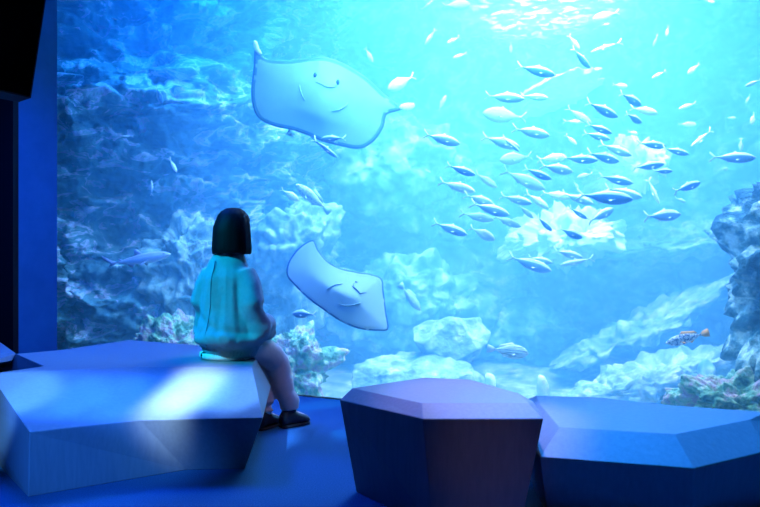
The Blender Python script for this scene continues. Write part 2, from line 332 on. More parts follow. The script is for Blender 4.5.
def skin(name, chains, m, parent=None, sub=2, root=0):
    vs, es, rs = [], [], []
    idx = {}
    for ch in chains:
        prev = None
        for key, co, r in ch:
            if key is not None and key in idx: k = idx[key]
            else:
                k = len(vs); vs.append(co); rs.append(r if isinstance(r, tuple) else (r, r))
                if key is not None: idx[key] = k
            if prev is not None and prev != k: es.append((prev, k))
            prev = k
    me = bpy.data.meshes.new(name); me.from_pydata([tuple(v) for v in vs], es, [])
    me.materials.append(m)
    o = bpy.data.objects.new(name, me); C.objects.link(o)
    o.modifiers.new('s', 'SKIN')
    for i, d in enumerate(me.skin_vertices[0].data): d.radius = rs[i]; d.use_root = (i == root)
    smoothed(o, [('SUBSURF', {'levels': sub, 'render_levels': sub})])
    if parent: o.parent = parent
    return o
def tube_pts(centers, n=20):
    """centers: list of (center, axis_u, axis_v, ru, rv)"""
    v, f = [], []
    for c, u, w_, ru, rv in centers:
        for k in range(n):
            a = 2*PI*k/n; v.append(c+u*(math.cos(a)*ru)+w_*(math.sin(a)*rv))
    for i in range(len(centers)-1):
        for k in range(n): f.append((i*n+k, i*n+(k+1) % n, (i+1)*n+(k+1) % n, (i+1)*n+k))
    f.append(tuple(range(n))[::-1]); f.append(tuple(range((len(centers)-1)*n, len(centers)*n)))
    return v, f
U, W, Z = L(1, 0), L(0, 1), Vector((0, 0, 1))
def limb(pts, n=18):
    cs = []
    for i, (p, r) in enumerate(pts):
        a = pts[max(0, i-1)][0]; b = pts[min(len(pts)-1, i+1)][0]; d = (b-a).normalized()
        u = d.cross(Z); u = u.normalized() if u.length > .05 else U.copy(); w_ = d.cross(u).normalized()
        cs.append((p, u, w_, r, r))
    return tube_pts(cs, n)
def join(lst):
    v, f = [], []
    for a, b in lst:
        o_ = len(v); v += a; f += [tuple(i+o_ for i in q) for q in b]
    return v, f
def union(name, lst, m, voxel, it):
    v, f = join(lst); o = mesh(name, v, f, m)
    smoothed(o, [('REMESH', {'mode': 'VOXEL', 'voxel_size': voxel}), ('SMOOTH', {'factor': .6, 'iterations': it})])
    return o
# body (bare figure under the clothes), one continuous surface
SH = {s: L(s*.136, .0, .925) for s in (-1, 1)}; EL = {s: L(s*.205, .02, .66) for s in (-1, 1)}; WR = {s: L(s*.07, .25, .60) for s in (-1, 1)}
HP = {s: L(s*.08, .04, .535) for s in (-1, 1)}
KN = {1: L(.085, .31, .40), -1: L(-.05, .30, .41)}; AN = {1: L(.135, .385, .10), -1: L(.045, .265, .10)}
TO = {1: Vector((.72, .69, 0)), -1: Vector((.45, .89, 0))}
chains = [[('p', L(0, .02, .54), (.10, .11)), ('w', L(0, .01, .68), (.085, .075)), ('c', L(0, .01, .86), (.08, .075)), ('n0', L(0, .01, .96), (.045, .045)), ('n', L(0, .01, 1.02), (.042, .042)), ('h', L(0, .035, 1.12), (.078, .072)), ('t', L(0, .025, 1.21), (.06, .062))]]
for s in (-1, 1):
    chains.append([('c', None, 0), (None, SH[s], .045), (None, EL[s], .036), (('w', s), WR[s], .024), (('p', s), WR[s]+L(-s*.035, .045, .0), (.030, .016))])
    pm = WR[s]+L(-s*.035, .045, .0)
    fd = L(-s*.5, .8, -.15).normalized(); sd = L(.8, s*.5, 0).normalized()
    for k, ln in enumerate((.060, .068, .064, .052)):
        b = pm+sd*((k-1.5)*.015)
        chains.append([(('p', s), None, 0), (None, b+fd*.025, .0085), (None, b+fd*(.025+ln*.5)+Z*-.006, .008), (None, b+fd*(.02+ln)+Z*-.022, .0065)])
    chains.append([(('w', s), None, 0), (None, pm+sd*(-s*.032)+Z*.004, .010), (None, pm+sd*(-s*.040)+fd*.035, .008)])
    chains.append([('p', None, 0), (None, HP[s], .085), (None, KN[s], .052), (None, (KN[s]*.45+AN[s]*.55), .042), (('a', s), AN[s]-Z*.02, .030), (None, AN[s]-Z*.055+TO[s]*.09, (.032, .022)), (None, AN[s]-Z*.065+TO[s]*.13, (.028, .014))])
person = skin('person', chains, M['skin'], None, 2)
person.location = BASE
# face features as part of the head: nose, ears
def blob(c, r, k=(1, 1, 1), n=10):
    v, f = [], []
    for i in range(n+1):
        th = PI*i/n
        for j in range(n):
            ph = 2*PI*j/n
            v.append(c+U*(math.sin(th)*math.cos(ph)*r*k[0])+W*(math.sin(th)*math.sin(ph)*r*k[1])+Z*(math.cos(th)*r*k[2]))
    f = [(i*n+j, i*n+(j+1) % n, (i+1)*n+(j+1) % n, (i+1)*n+j) for i in range(n) for j in range(n)]
    return v, f
def part(name, vf, m, parent, smooth=True): return mesh(name, vf[0], vf[1], m, parent, smooth)
part('nose', blob(L(0, .122, 1.125), .013, (.8, 1.1, 1.5)), M['skin'], person)
part('mouth', blob(L(0, .112, 1.085), .017, (1.1, .35, .35)), M['lip'], person)
for s in (-1, 1):
    part('eye', blob(L(s*.030, .107, 1.145), .011, (1.2, .5, .7)), M['eye'], person)
    part('ear', blob(L(s*.080, .03, 1.13), .02, (.4, .8, 1.4)), M['skin'], person)
# sweater
rings = [(.452, .150, .125, .03), (.475, .165, .140, .025), (.50, .190, .160, .02), (.55, .205, .172, .015), (.62, .194, .165, .01), (.72, .172, .132, .005), (.82, .152, .118, -.005),
         (.90, .148, .108, -.01), (.945, .140, .092, -.005), (.985, .120, .086, .0), (1.018, .098, .080, .008), (1.048, .080, .072, .015), (1.062, .072, .066, .02)]
tor = tube_pts([(L(0, c, z), U, W, a, b) for z, a, b, c in rings], 36)
sl = []
for s in (-1, 1):
    sl.append(limb([(SH[s]+L(-s*.020, 0, .0), .066), (SH[s]*.7+EL[s]*.3+L(s*.012, -.01, 0), .068), (SH[s]*.35+EL[s]*.65+L(s*.014, -.02, 0), .074), (EL[s]+L(.008*s, -.01, -.03), .082), (EL[s]*.55+WR[s]*.45+L(0, .03, -.01), .068), (WR[s], .045), (WR[s]+L(-s*.01, .02, 0), .038)]))
sw = union('sweater', [tor]+sl, M['sweater'], .009, 5)
sw.parent = person
for vt in sw.data.vertices:
    p = vt.co; a = math.atan2(p.dot(W), p.dot(U)); n_ = vt.normal
    env = min(1, max(0, (p.z-.50)/.06))*min(1, max(0, (1.0-p.z)/.12))
    q = Vector((math.cos(a)*2.2, math.sin(a)*2.2, p.z*3.0+a*.0))+Vector((3, 1, 4)); q2 = Vector((math.cos(a)*5, math.sin(a)*5, p.z*3.2))
    fo = env*(.022*noise.noise(q)+.014*noise.noise(q2)+.014*noise.noise(Vector((p.z*16+a*1.5, a*.8, 5)))*min(1, max(0, (.75-p.z)/.15)))
    fo += -.022*gauss(p.z, .505, .018)+.022*gauss(p.z, .56, .03)-.010*gauss(p.z+.05*math.cos(a), .64, .02)*env
    vt.co = p+n_*fo
smoothed(sw, [('REMESH', {'mode': 'VOXEL', 'voxel_size': .007}), ('SMOOTH', {'factor': .6, 'iterations': 10})])
for vt in sw.data.vertices:
    p = vt.co
    if p.z < .497: vt.co = p+vt.normal*.0024*math.sin(math.atan2(p.dot(W), p.dot(U))*50)
sv, sf = limb([(L(-.004, -.107, .99)+Z*0, .0022), (L(-.004, -.120, .93), .0022), (L(-.004, -.135, .84), .0022), (L(-.004, -.150, .72), .0022), (L(-.004, -.168, .60), .0022)], 8)
# press the seam onto the knit: closest back point per height
bk = {}
for vt in sw.data.vertices:
    if abs(vt.co.dot(U)+.004) < .008 and vt.co.dot(W) < 0:
        k = round(vt.co.z/.01)
        if k not in bk or vt.co.dot(W) < bk[k]: bk[k] = vt.co.dot(W)
ks = [k for k in sorted(bk) if .50 < k*.01 < 1.0]
bs = [bk[k] for k in ks]; bs = [sum(bs[max(0, i-4):i+5])/len(bs[max(0, i-4):i+5]) for i in range(len(bs))]; bk = dict(zip(ks, bs))
part('back_seam', limb([(L(-.004, bk[k]-.0005, k*.01), .0024) for k in ks], 8), M['seam'], sw)
# white shirt tail below the sweater, dark pouch
sh_ = tube_pts([(L(-.03, .02, z), U, W, a, b) for z, a, b in ((.4415, .150, .135), (.455, .158, .142), (.475, .155, .14))], 36)
part('shirt_tail', sh_, M['shirt'], person)
pc = blob(L(-.085, -.095, .462), .022, (1.2, .8, .95), 12); part('black_waistband_clip', pc, M['black'], person)
# trousers
pieces = ([tube_pts([(L(0, .04, z), U, W, a, b) for z, a, b in ((.4445, .12, .115), (.47, .145, .14), (.53, .15, .145), (.60, .12, .11))], 30)] +
            [limb([(HP[s]+L(0, 0, -.0), .090), (HP[s]*.5+KN[s]*.5+Z*.012, .086), (KN[s]*.9+HP[s]*.1+Z*.0, .078), (KN[s]*.96+AN[s]*.04+W*.005, .074), (KN[s]*.7+AN[s]*.3+W*.004, .070), (KN[s]*.35+AN[s]*.65-W*.005, .060), (AN[s]+Z*.045-W*.008, .060), (AN[s]+Z*.002-W*.008, .060)]) for s in (-1, 1)])
trs = union('trousers', pieces, M['trouser'], .009, 6); trs.parent = person
for vt in trs.data.vertices:
    q = Vector((vt.co.x*5, vt.co.y*5, vt.co.z*14)); vt.co += vt.normal*.008*noise.noise(q)
# hair: blunt bob
hr = []
HC = L(0.016, .02, 0); nh = 44
v, f = [], []
hz = [(1.288, .012, 0), (1.283, .045, 0), (1.268, .070, 0), (1.245, .089, 0), (1.215, .100, 0), (1.18, .106, 1), (1.14, .109, 1), (1.10, .112, 1), (1.06, .114, 1), (1.035, .112, 1), (1.028, .106, 1), (1.04, .08, 1), (1.10, .06, 1)]
for i, (z, r, op) in enumerate(hz):
    for k in range(nh):
        a = 2*PI*k/nh; dirv = U*math.cos(a)+W*math.sin(a); fr_ = math.sin(a)
        rr = r*(1+.012*math.sin(a*17+z*9)+.01*math.sin(a*31))
        if op and fr_ > .45: rr = min(rr, .062)
        zz = z+(.01*math.sin(a*9) if i >= 8 else 0)*.3
        v.append(HC+dirv*rr+W*(.012 if fr_ < 0 and not op else 0)+Z*zz)
f = [(i*nh+k, i*nh+(k+1) % nh, (i+1)*nh+(k+1) % nh, (i+1)*nh+k) for i in range(len(hz)-1) for k in range(nh)]
f += [tuple(range(nh)), tuple(range((len(hz)-1)*nh, len(hz)*nh))]
hair = mesh('hair', v, f, M['hair'], person, True)
# shoes
for s in (-1, 1):
    d = TO[s].normalized(); pr = Vector((d.y, -d.x, 0)); b0 = AN[s]-Z*AN[s].z-d*.045
    prof = [(-.020, .030, .070), (0, .036, .100), (.045, .039, .100), (.085, .041, .074), (.125, .043, .056), (.158, .038, .044), (.178, .020, .028)]
    cs = [(b0+d*t+Z*(.012+h/2), pr, Z, w_, h/2) for t, w_, h in prof]
    sv, sf = tube_pts(cs, 20); sh = mesh('shoe', sv, sf, M['shoe'], person, True)
    cs = [(b0+d*t+Z*.0085, pr, Z, w_*1.08, .0085) for t, w_, h in prof]
    sv, sf = tube_pts(cs, 20); mesh('sole', sv, sf, M['sole'], sh, True)
    # laces
    lv = join([limb([(b0+d*t+pr*-.02+Z*(z0-.005), .0028), (b0+d*t+Z*(z0+.004), .0028), (b0+d*t+pr*.02+Z*(z0-.005), .0028)], 6) for t, z0 in ((.070, .094), (.085, .086), (.100, .078))])
    part('laces', lv, M['seam'], sh)
    # sock between cuff and shoe
    part('sock', limb([(AN[s]+Z*.05, .034), (AN[s]-Z*.02, .034)]), M['shoe'] if s > 0 else M['shirt'], person)
tag(person, 'person with black bob hair in baggy sweater seated with back turned, watching the tank', 'person')
# ---------------------------------------------------------------- rays
M['belly'] = noisy('ray belly', [(.3, (.27, .46, .53)), (.7, (.34, .54, .60))], 3, 4, .6, .1, 12, .3, .01)
M['rayback'] = mat('ray back', (.03, .12, .34), .6, .3); M['mark'] = mat('ray markings', (.03, .10, .30), .6)
M['belly2'] = noisy('pale ray belly', [(.3, (.56, .70, .76)), (.7, (.66, .78, .82))], 3, 4, .6, .1, 12, .3, .01); M['margin'] = mat('ray belly margin', (.08, .23, .44), .6)
M['finedge'] = mat('white wing tip', (.9, .9, .92), .6)
from mathutils.geometry import delaunay_2d_cdt
def ray(name, outline, centre, d, label, bend, belly='belly', thick=.10, rim=(1.8, 3.8)):
    pts = [Vector((x, y)) for x, y in outline]; n = len(pts); fine = []
    for i in range(n):
        p0, p1, p2, p3 = pts[i-1], pts[i], pts[(i+1) % n], pts[(i+2) % n]
        for k in range(6):
            t = k/6; fine.append(.5*((2*p1)+(p2-p0)*t+(2*p0-5*p1+4*p2-p3)*t*t+(3*p1-p0-3*p2+p3)*t*t*t))
    N = len(fine); c = Vector(centre); C3 = D(c.x, c.y, d); s = d/F
    def dist(p):
        b = 1e9
        for i in range(N):
            a, e = fine[i], fine[(i+1) % N]; ab = e-a; t = max(0, min(1, (p-a).dot(ab)/max(1e-9, ab.length_squared)))
            b = min(b, (p-a-ab*t).length)
        return b
    def inside(p):
        r = False
        for i in range(N):
            a, e = fine[i], fine[(i+1) % N]
            if (a.y > p.y) != (e.y > p.y) and p.x < (e.x-a.x)*(p.y-a.y)/(e.y-a.y)+a.x: r = not r
        return r
    inner = []; sg = sum(fine[i-1].x*fine[i].y-fine[i].x*fine[i-1].y for i in range(N)); sg = 1 if sg > 0 else -1
    for wd in rim:
        for i in range(N):
            t = (fine[(i+1) % N]-fine[i-1]).normalized(); p = fine[i]+Vector((-t.y, t.x))*sg*wd
            if inside(p) and dist(p) > wd*.93 and all((p-q).length > .35 for q in inner[-4:]): inner.append(p)
    x = min(p.x for p in fine); x1 = max(p.x for p in fine); y0 = min(p.y for p in fine); y1 = max(p.y for p in fine)
    row = 0
    while x < x1:
        y = y0+(row % 2)*.8
        while y < y1:
            p = Vector((x, y))
            if inside(p) and dist(p) > rim[1]+.9: inner.append(p)
            y += 1.6
        x += 1.5; row += 1
    vs, es, fs, *_ = delaunay_2d_cdt(fine+inner, [(i, (i+1) % N) for i in range(N)], [], 1, 1e-5)
    def loc(p2, side, dd):
        q = p2-c; x = q.x*s; z = -q.y*s
        th = thick*(1-math.exp(-dd*s/.16))**.7 if dd > 1e-3 else 0
        core = math.exp(-((x/.26)**2+(z/.30)**2)); e = min(1, dd*s/.2)
        yb = (-(.25*th+.55*thick*core*e) if side < 0 else th*.45+.5*thick*core*e)+bend(x, z); k_ = (C3.y+yb)/C3.y   # the outline keeps its true angle as the wing bends away
        return Vector(((C3.x+x)*k_-C3.x, yb, (C3.z-EYE+z)*k_-(C3.z-EYE)))
    ds = [dist(p) for p in vs]; nv = len(vs)
    v = [loc(p, -1, q) for p, q in zip(vs, ds)]+[loc(p, 1, q) for p, q in zip(vs, ds)]
    bm = bmesh.new(); vv = [bm.verts.new(x) for x in v]
    for q in fs:
        m_ = max(ds[i] for i in q)
        fc = bm.faces.new([vv[i] for i in q]); fc.material_index = 1 if m_ < rim[0]*1.06 else (2 if m_ < rim[1]*1.06 else 0)
        fc = bm.faces.new([vv[i+nv] for i in reversed(q)]); fc.material_index = 1
    bmesh.ops.remove_doubles(bm, verts=bm.verts, dist=1e-5); bmesh.ops.recalc_face_normals(bm, faces=bm.faces)
    for fc in bm.faces: fc.smooth = True
    me = bpy.data.meshes.new(name); bm.to_mesh(me); bm.free()
    for k in (belly, 'rayback', 'margin'): me.materials.append(M[k])
    o = bpy.data.objects.new(name, me); C.objects.link(o); o.location = C3
    md = o.modifiers.new('even', 'SMOOTH'); md.factor = .5; md.iterations = 10; md.use_x = False; md.use_z = False
    def surf(px, py):
        p = Vector((px, py)); return loc(p, -1, dist(p) if inside(p) else 0)+Vector((0, -.004, 0))
    def line(nm, ps, r, m):
        a = limb([(surf(*p), r*(1 if 0 < i < len(ps)-1 else .5)) for i, p in enumerate(ps)], 8)
        return part(nm, a, m, o)
    tag(o, label, 'ray')
    return o, surf, line
def cv(lst, ox, oy, k): return [(ox+x*k, oy+y*k) for x, y in lst]
K = .3158
o1 = cv([(238, 92), (262, 114), (290, 125), (350, 127), (410, 119), (450, 117), (487, 124), (530, 143), (590, 181), (645, 232), (700, 280), (656, 299), (645, 337), (622, 375), (590, 401), (558, 408), (520, 402), (450, 385), (418, 371), (360, 350), (300, 337), (254, 316), (232, 280), (225, 225), (233, 150)], 180, 20, K)
ra, surf, line = ray('ray', o1, (320, 104), 6.6, 'large pale ray showing its underside, upper of the two, smile-like mouth up', lambda x, z: .22*abs(x)**1.5-.05*x+.04*z)
for e in ((428, 174), (500, 197)):
    e = cv([e], 180, 20, K)[0]; p = surf(*e)
    part('nostril', ([p+q for q in [Vector((math.cos(a)*math.sin(b)*.016, math.cos(b)*.012, math.sin(a)*math.sin(b)*.026)) for b in (0.01, .8, 1.57, 2.3, 3.13) for a in [k*PI/5 for k in range(10)]]], [(i*10+k, i*10+(k+1) % 10, (i+1)*10+(k+1) % 10, (i+1)*10+k) for i in range(4) for k in range(10)]), M['mark'], ra)
line('mouth', cv([(430, 196), (448, 204), (466, 212), (484, 214), (497, 210)], 180, 20, K), .0028, M['mark'])
M['gill'] = mat('gill slits', (.24, .46, .56), .6); M['gill2'] = mat('pale gill slits', (.42, .58, .68), .6)
line('gill_slits', cv([(379, 206), (381, 222), (387, 240), (396, 256)], 180, 20, K), .005, M['gill'])
line('gill_slits', cv([(480, 289), (500, 286), (520, 276), (532, 262)], 180, 20, K), .005, M['gill'])
def finblade(name, ps, m, parent, off, th=.012):
    s = 6.6/F
    v = [off(x, y)+Vector((0, sgn*th, 0)) for sgn in (-1, 1) for x, y in ps]; n = len(ps)
    f = [tuple(range(n)), tuple(range(n, 2*n))[::-1]]+[(i, (i+1) % n, n+(i+1) % n, n+i) for i in range(n)]
    o = mesh(name, v, f, m, parent, True)
    md = o.modifiers.new('bevel', 'BEVEL'); md.width = th*.8; md.segments = 3
    return o
finblade('wing_tip', cv([(252, 112), (238, 98), (232, 80), (232, 68), (238, 64), (246, 72), (251, 90), (262, 108)], 180, 20, K), M['finedge'], ra, surf)['label'] = 'white left wing tip'
finblade('wing_tip', cv([(692, 278), (700, 268), (722, 262), (742, 264), (745, 274), (732, 286), (712, 288), (700, 284)], 180, 20, K), M['finedge'], ra, surf)['label'] = 'white right wing tip'
finblade('pelvic_fin', cv([(340, 338), (362, 335), (352, 350), (340, 360), (352, 364)], 180, 20, K), M['belly'], ra, lambda x, y: surf(x, y)+Vector((0, .03, 0)))
line('tail', cv([(415, 370), (432, 385), (452, 402), (470, 415), (486, 424)], 180, 20, K), .009, M['rayback'])
K2 = 180/507
o2 = cv([(150, 197), (165, 225), (190, 255), (225, 275), (270, 286), (310, 292), (343, 306), (349, 345), (356, 400), (361, 448), (330, 453), (280, 448), (230, 428), (180, 395), (140, 366), (100, 328), (76, 298), (78, 265), (95, 235), (120, 210)], 260, 170, K2)
rb, surf, line = ray('ray', o2, (346, 288), 5.8, 'smaller pale ray with a bent wing, lower of the two, beside the seated person', lambda x, z: .45*abs(x)**2+.06*x+.32*z, 'belly2', thick=.085, rim=(.7, 1.6))
line('mouth', cv([(266, 318), (262, 328), (272, 336), (282, 348), (300, 344)], 260, 170, K2), .0035, M['mark'])
line('eye_spot', cv([(268, 314), (275, 316)], 260, 170, K2), .007, M['mark'])
line('gill_slits', cv([(188, 338), (200, 328), (214, 322), (232, 320)], 260, 170, K2), .004, M['gill2'])
line('gill_slits', cv([(220, 376), (240, 382), (262, 380), (284, 373)], 260, 170, K2), .004, M['gill2'])

# ---------------------------------------------------------------- fish
M['fD'] = mat('blue fish lit back', (.6, .7, .84), .3, .6); M['fDb'] = mat('blue fish flank', (.09, .24, .50), .35, .5)  # pale back over blue flank paints in the top-lit rim
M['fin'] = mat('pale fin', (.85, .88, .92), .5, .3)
M['fA'] = mat('silver fish lit back', (.85, .85, .9), .3, .6); M['fAb'] = mat('silver fish flank', (.34, .50, .68), .3, .6)  # back whitened likewise, light from above put into the colour
M['fW'] = mat('white fish', (.92, .88, .92), .5, .4); M['fWb'] = mat('white fish belly', (.95, .93, .93), .5, .4)
M['fP'] = mat('pale fish', (.42, .58, .64), .5, .4); M['fPb'] = mat('pale fish belly', (.6, .72, .75), .5, .4)
M['shark'] = mat('shark back', (.50, .50, .72), .5, .3); M['sharkb'] = mat('shark belly', (.9, .85, .95), .5, .3)
M['orange'] = mat('orange fin', (1.0, .42, .10), .5); M['spot'] = noisy('spotted fish skin', [(.42, (.08, .10, .28)), (.52, (.75, .72, .82)), (.6, (.85, .82, .88))], 18, 3, .5, 0)
M['freck'] = noisy('freckled fish skin', [(.38, (.45, .42, .46)), (.48, (.85, .82, .84)), (.6, (.95, .9, .9))], 26, 3, .5, 0)
M['stripe'] = noisy('striped fish skin', [(.42, (.30, .36, .36)), (.5, (.80, .82, .76)), (.6, (.92, .92, .86))], 9, 3, .5, 0, stretch=(.35, 1, 4))
PR = {  # body profiles: (s from tail 0 to nose 1, half height, half width) in body lengths
 'scad': [(.0, .020, .010), (.08, .024, .014), (.2, .068, .034), (.38, .115, .055), (.55, .135, .064), (.72, .124, .062), (.86, .088, .05), (.95, .042, .032), (1, .010, .010)],
 'deep': [(.0, .025, .010), (.1, .04, .016), (.25, .10, .04), (.42, .165, .062), (.58, .185, .07), (.74, .165, .07), (.87, .12, .058), (.96, .06, .036), (1, .015, .014)],
 'slim': [(.0, .010, .008), (.1, .016, .012), (.25, .045, .03), (.45, .072, .05), (.6, .08, .054), (.75, .074, .052), (.88, .054, .042), (.96, .028, .026), (1, .008, .008)],
}
BT = .38  # height where the painted lit back begins
def fish_vf(kind, tail_shape='fork', fins=1.0, nseg=14, lean=0):
    pr = PR[kind]; v, f, mi = [], [], []
    t0 = .20 if tail_shape != 'shark' else .22          # share of the length the tail fin takes
    for s, h, w_ in pr:
        x = -.5+t0*.8+(1-t0*.8)*s
        for k in range(nseg):
            a = 2*PI*k/nseg; sa = math.sin(a)
            v.append((x, math.cos(a)*w_, (sa*h*(1.0 if sa > 0 else .92))-.008*math.sin(s*PI)))
    for i in range(len(pr)-1):
        for k in range(nseg):
            f.append((i*nseg+k, i*nseg+(k+1) % nseg, (i+1)*nseg+(k+1) % nseg, (i+1)*nseg+k))
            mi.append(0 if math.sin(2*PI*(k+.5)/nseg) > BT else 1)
    f.append(tuple(range(nseg))[::-1]); mi.append(0)
    f.append(tuple(range((len(pr)-1)*nseg, len(pr)*nseg))); mi.append(0)
    def blade(ps, th=.006, y=0, tilt=0):
        b = len(v); n = len(ps)
        for sg in (-1, 1):
            for x, z in ps: v.append((x, y+sg*th+tilt*abs(z-ps[0][1]), z))
        f.append(tuple(range(b, b+n))); mi.append(2); f.append(tuple(range(b+n, b+2*n))[::-1]); mi.append(2)
        for i in range(n): f.append((b+i, b+(i+1) % n, b+n+(i+1) % n, b+n+i)); mi.append(2)
    k = fins; e = -.5+t0*.8
    H = .11 if kind == 'scad' else (.15 if kind == 'deep' else .075)
    if tail_shape == 'fork':
        blade([(e+.02, .012), (e-.05, .035), (-.5, .135), (-.5+.006, .075), (e-.05, 0), (-.5+.006, -.075), (-.5, -.135), (e-.05, -.035), (e+.02, -.012)])
    elif tail_shape == 'fan':
        blade([(e+.03, .02), (e-.04, .07), (-.5, .10), (-.515, .04), (-.515, -.04), (-.5, -.10), (e-.04, -.07), (e+.03, -.02)])
    else:  # shark
        blade([(e+.03, .012), (e-.06, .05), (-.5, .13), (-.475, .06), (e-.06, .0), (e-.10, -.045), (e-.03, -.03), (e+.03, -.01)])
    def hh(x, top=1):
        s = (x+.5-t0*.8)/(1-t0*.8); 
        for i in range(len(pr)-1):
            if pr[i][0] <= s <= pr[i+1][0]:
                u = (s-pr[i][0])/(pr[i+1][0]-pr[i][0]); return (pr[i][1]*(1-u)+pr[i+1][1]*u)*.85
        return 0
    if tail_shape == 'shark':
        blade([(.10, hh(.10)), (.02, hh(.0)+.085), (-.02, hh(0)+.08), (-.015, hh(-.02))]); blade([(-.2, hh(-.2)), (-.26, hh(-.2)+.035), (-.25, hh(-.25))])
    elif tail_shape == 'fan':
        blade([(.16, hh(.16)), (.08, hh(.1)+.055*k), (-.05, hh(-.05)+.05*k), (-.20, hh(-.2)+.055*k), (-.26, hh(-.25)+.02)])
    else:
        blade([(.10, hh(.10)), (.05, hh(.05)+.055*k), (.0, hh(0)+.02*k), (-.24, hh(-.24)+.012*k), (-.26, hh(-.25))])
    blade([(-.02, -hh(-.02)), (-.08, -hh(-.08)-.045*k), (-.14, -hh(-.14)-.012*k), (-.25, -hh(-.25)-.008), (-.26, -hh(-.25)*.9)])
    for sg in (-1, 1):
        b = len(v); w0 = .05*(1 if kind != 'slim' else .8)
        ps = [(.22, -.01, sg*w0*.9), (.10, -.07*k, sg*(w0+.05)), (.07, -.055*k, sg*(w0+.045)), (.17, -.035, sg*w0*.9)]
        for dz in (-.004, .004):
            for x, z, y in ps: v.append((x, y, z+dz))
        f.append((b, b+1, b+2, b+3)); f.append((b+7, b+6, b+5, b+4)); mi.extend((2, 2))
        for i in range(4): f.append((b+i, b+(i+1) % 4, b+4+(i+1) % 4, b+4+i)); mi.append(2)
    # eyes
    for sg in (-1, 1):
        b = len(v); i0 = [p for p in pr if p[0] > .85][0]
        cx = -.5+t0*.8+(1-t0*.8)*.90; cy = sg*(.042 if kind != 'slim' else .034); cz = .018; r = .013
        for th in (0, 1, 2):
            for kk in range(6):
                a = kk*PI/3; rr = r*(1, .75, .1)[th]; v.append((cx+math.cos(a)*rr, cy+sg*(.002, .008, .011)[th], cz+math.sin(a)*rr))
        for i in range(2):
            for kk in range(6): f.append((b+i*6+kk, b+i*6+(kk+1) % 6, b+(i+1)*6+(kk+1) % 6, b+(i+1)*6+kk)); mi.append(3)
    return v, f, mi
_protos = {}
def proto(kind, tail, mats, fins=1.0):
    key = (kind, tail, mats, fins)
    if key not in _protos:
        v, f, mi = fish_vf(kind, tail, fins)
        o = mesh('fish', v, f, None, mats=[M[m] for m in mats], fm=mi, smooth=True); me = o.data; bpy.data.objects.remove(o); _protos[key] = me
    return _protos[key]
rng = random.Random(5)
def fish(tail, head, d, kind, tshape, mats, label, cat='fish', name='fish', group=None, yaw=None, roll=0, fins=1.0):
    a, b = Vector(tail), Vector(head); L2 = (b-a).length
    yw = rng.uniform(-24, 24) if yaw is None else yaw; cyw = math.cos(math.radians(yw))
    ln = L2*d/F/cyw; me = proto(kind, tshape, mats, fins)
    o = bpy.data.objects.new(name, me); C.objects.link(o)
    mid = (a+b)/2; o.location = D(mid.x, mid.y, d); o.scale = (ln, ln, ln)
    dx, dz = (b.x-a.x), -(b.y-a.y)
    # local +x to the nose; keep the back upwards
    fwd = Vector((dx, math.tan(math.radians(yw))*L2, dz)).normalized()
    up0 = Vector((0, 0, 1)) if abs(fwd.z) < .93 else Vector((-.9 if dx > 0 else .9, 0, .3))
    side = up0.cross(fwd).normalized(); up = fwd.cross(side)
    Rm = Matrix((fwd, side, up)).transposed()
    if roll: Rm = Rm @ Matrix.Rotation(math.radians(roll), 3, 'X')
    o.rotation_euler = Rm.to_euler()
    tag(o, label, cat, group)
    return o
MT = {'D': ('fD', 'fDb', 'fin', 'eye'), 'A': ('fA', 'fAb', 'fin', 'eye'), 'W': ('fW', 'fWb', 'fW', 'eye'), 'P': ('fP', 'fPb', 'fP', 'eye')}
# notable animals
fish((101, 265), (172, 254), 6.9, 'slim', 'shark', ('shark', 'sharkb', 'shark', 'eye'), 'small grey shark cruising right in front of the dark cliff', 'shark', 'shark', yaw=-8, fins=1.4)
fish((330, 212), (295.5, 184), 7.0, 'scad', 'fan', ('freck', 'freck', 'fP', 'eye'), 'freckled grey fish swimming up-left above the lower ray', fins=1.5)
fish((281, 189), (298, 200), 7.1, 'deep', 'fork', MT['W'], 'small white fish just left of the freckled grey fish')
fish((707, 332), (667, 344), 5.6, 'scad', 'fan', ('spot', 'spot', 'orange', 'eye'), 'dark-spotted fish with bright orange tail and fins', fins=1.3, yaw=10)
fish((487, 348), (529, 354), 6.2, 'deep', 'fan', ('stripe', 'stripe', 'fW', 'eye'), 'pale striped fish gliding right of the rounded boulder', fins=1.2, yaw=8)
fish((316, 314), (292, 314), 6.3, 'deep', 'fork', MT['D'], 'small dark blue fish under the left side of the lower ray')
fish((400, 284), (421, 311), 6.6, 'scad', 'fan', MT['P'], 'pale fish diving steeply to the right of the lower ray', fins=1.2)
fish((346, 138.5), (320.5, 138.5), 6.2, 'scad', 'fork', MT['D'], 'dark fish swimming left across the hind edge of the upper ray')
fish((313, 139), (337, 157), 6.25, 'slim', 'fork', MT['D'], 'slender dark fish pointing down-right under the upper ray')
fish((415, 74), (388, 91), 7.0, 'deep', 'fork', MT['W'], 'bright white fish near the right wing of the upper ray')
fish((156, 86), (162, 104), 7.0, 'deep', 'fork', MT['D'], 'small dark fish against the pale cliff ledges at upper left')
fish((170, 158), (176, 172), 6.8, 'scad', 'fork', MT['W'], 'tiny white fish above the shark in front of the cliff')
fish((152, 196), (151, 180), 6.8, 'slim', 'fork', MT['A'], 'thin upright silvery fish in front of the cliff above the shark')
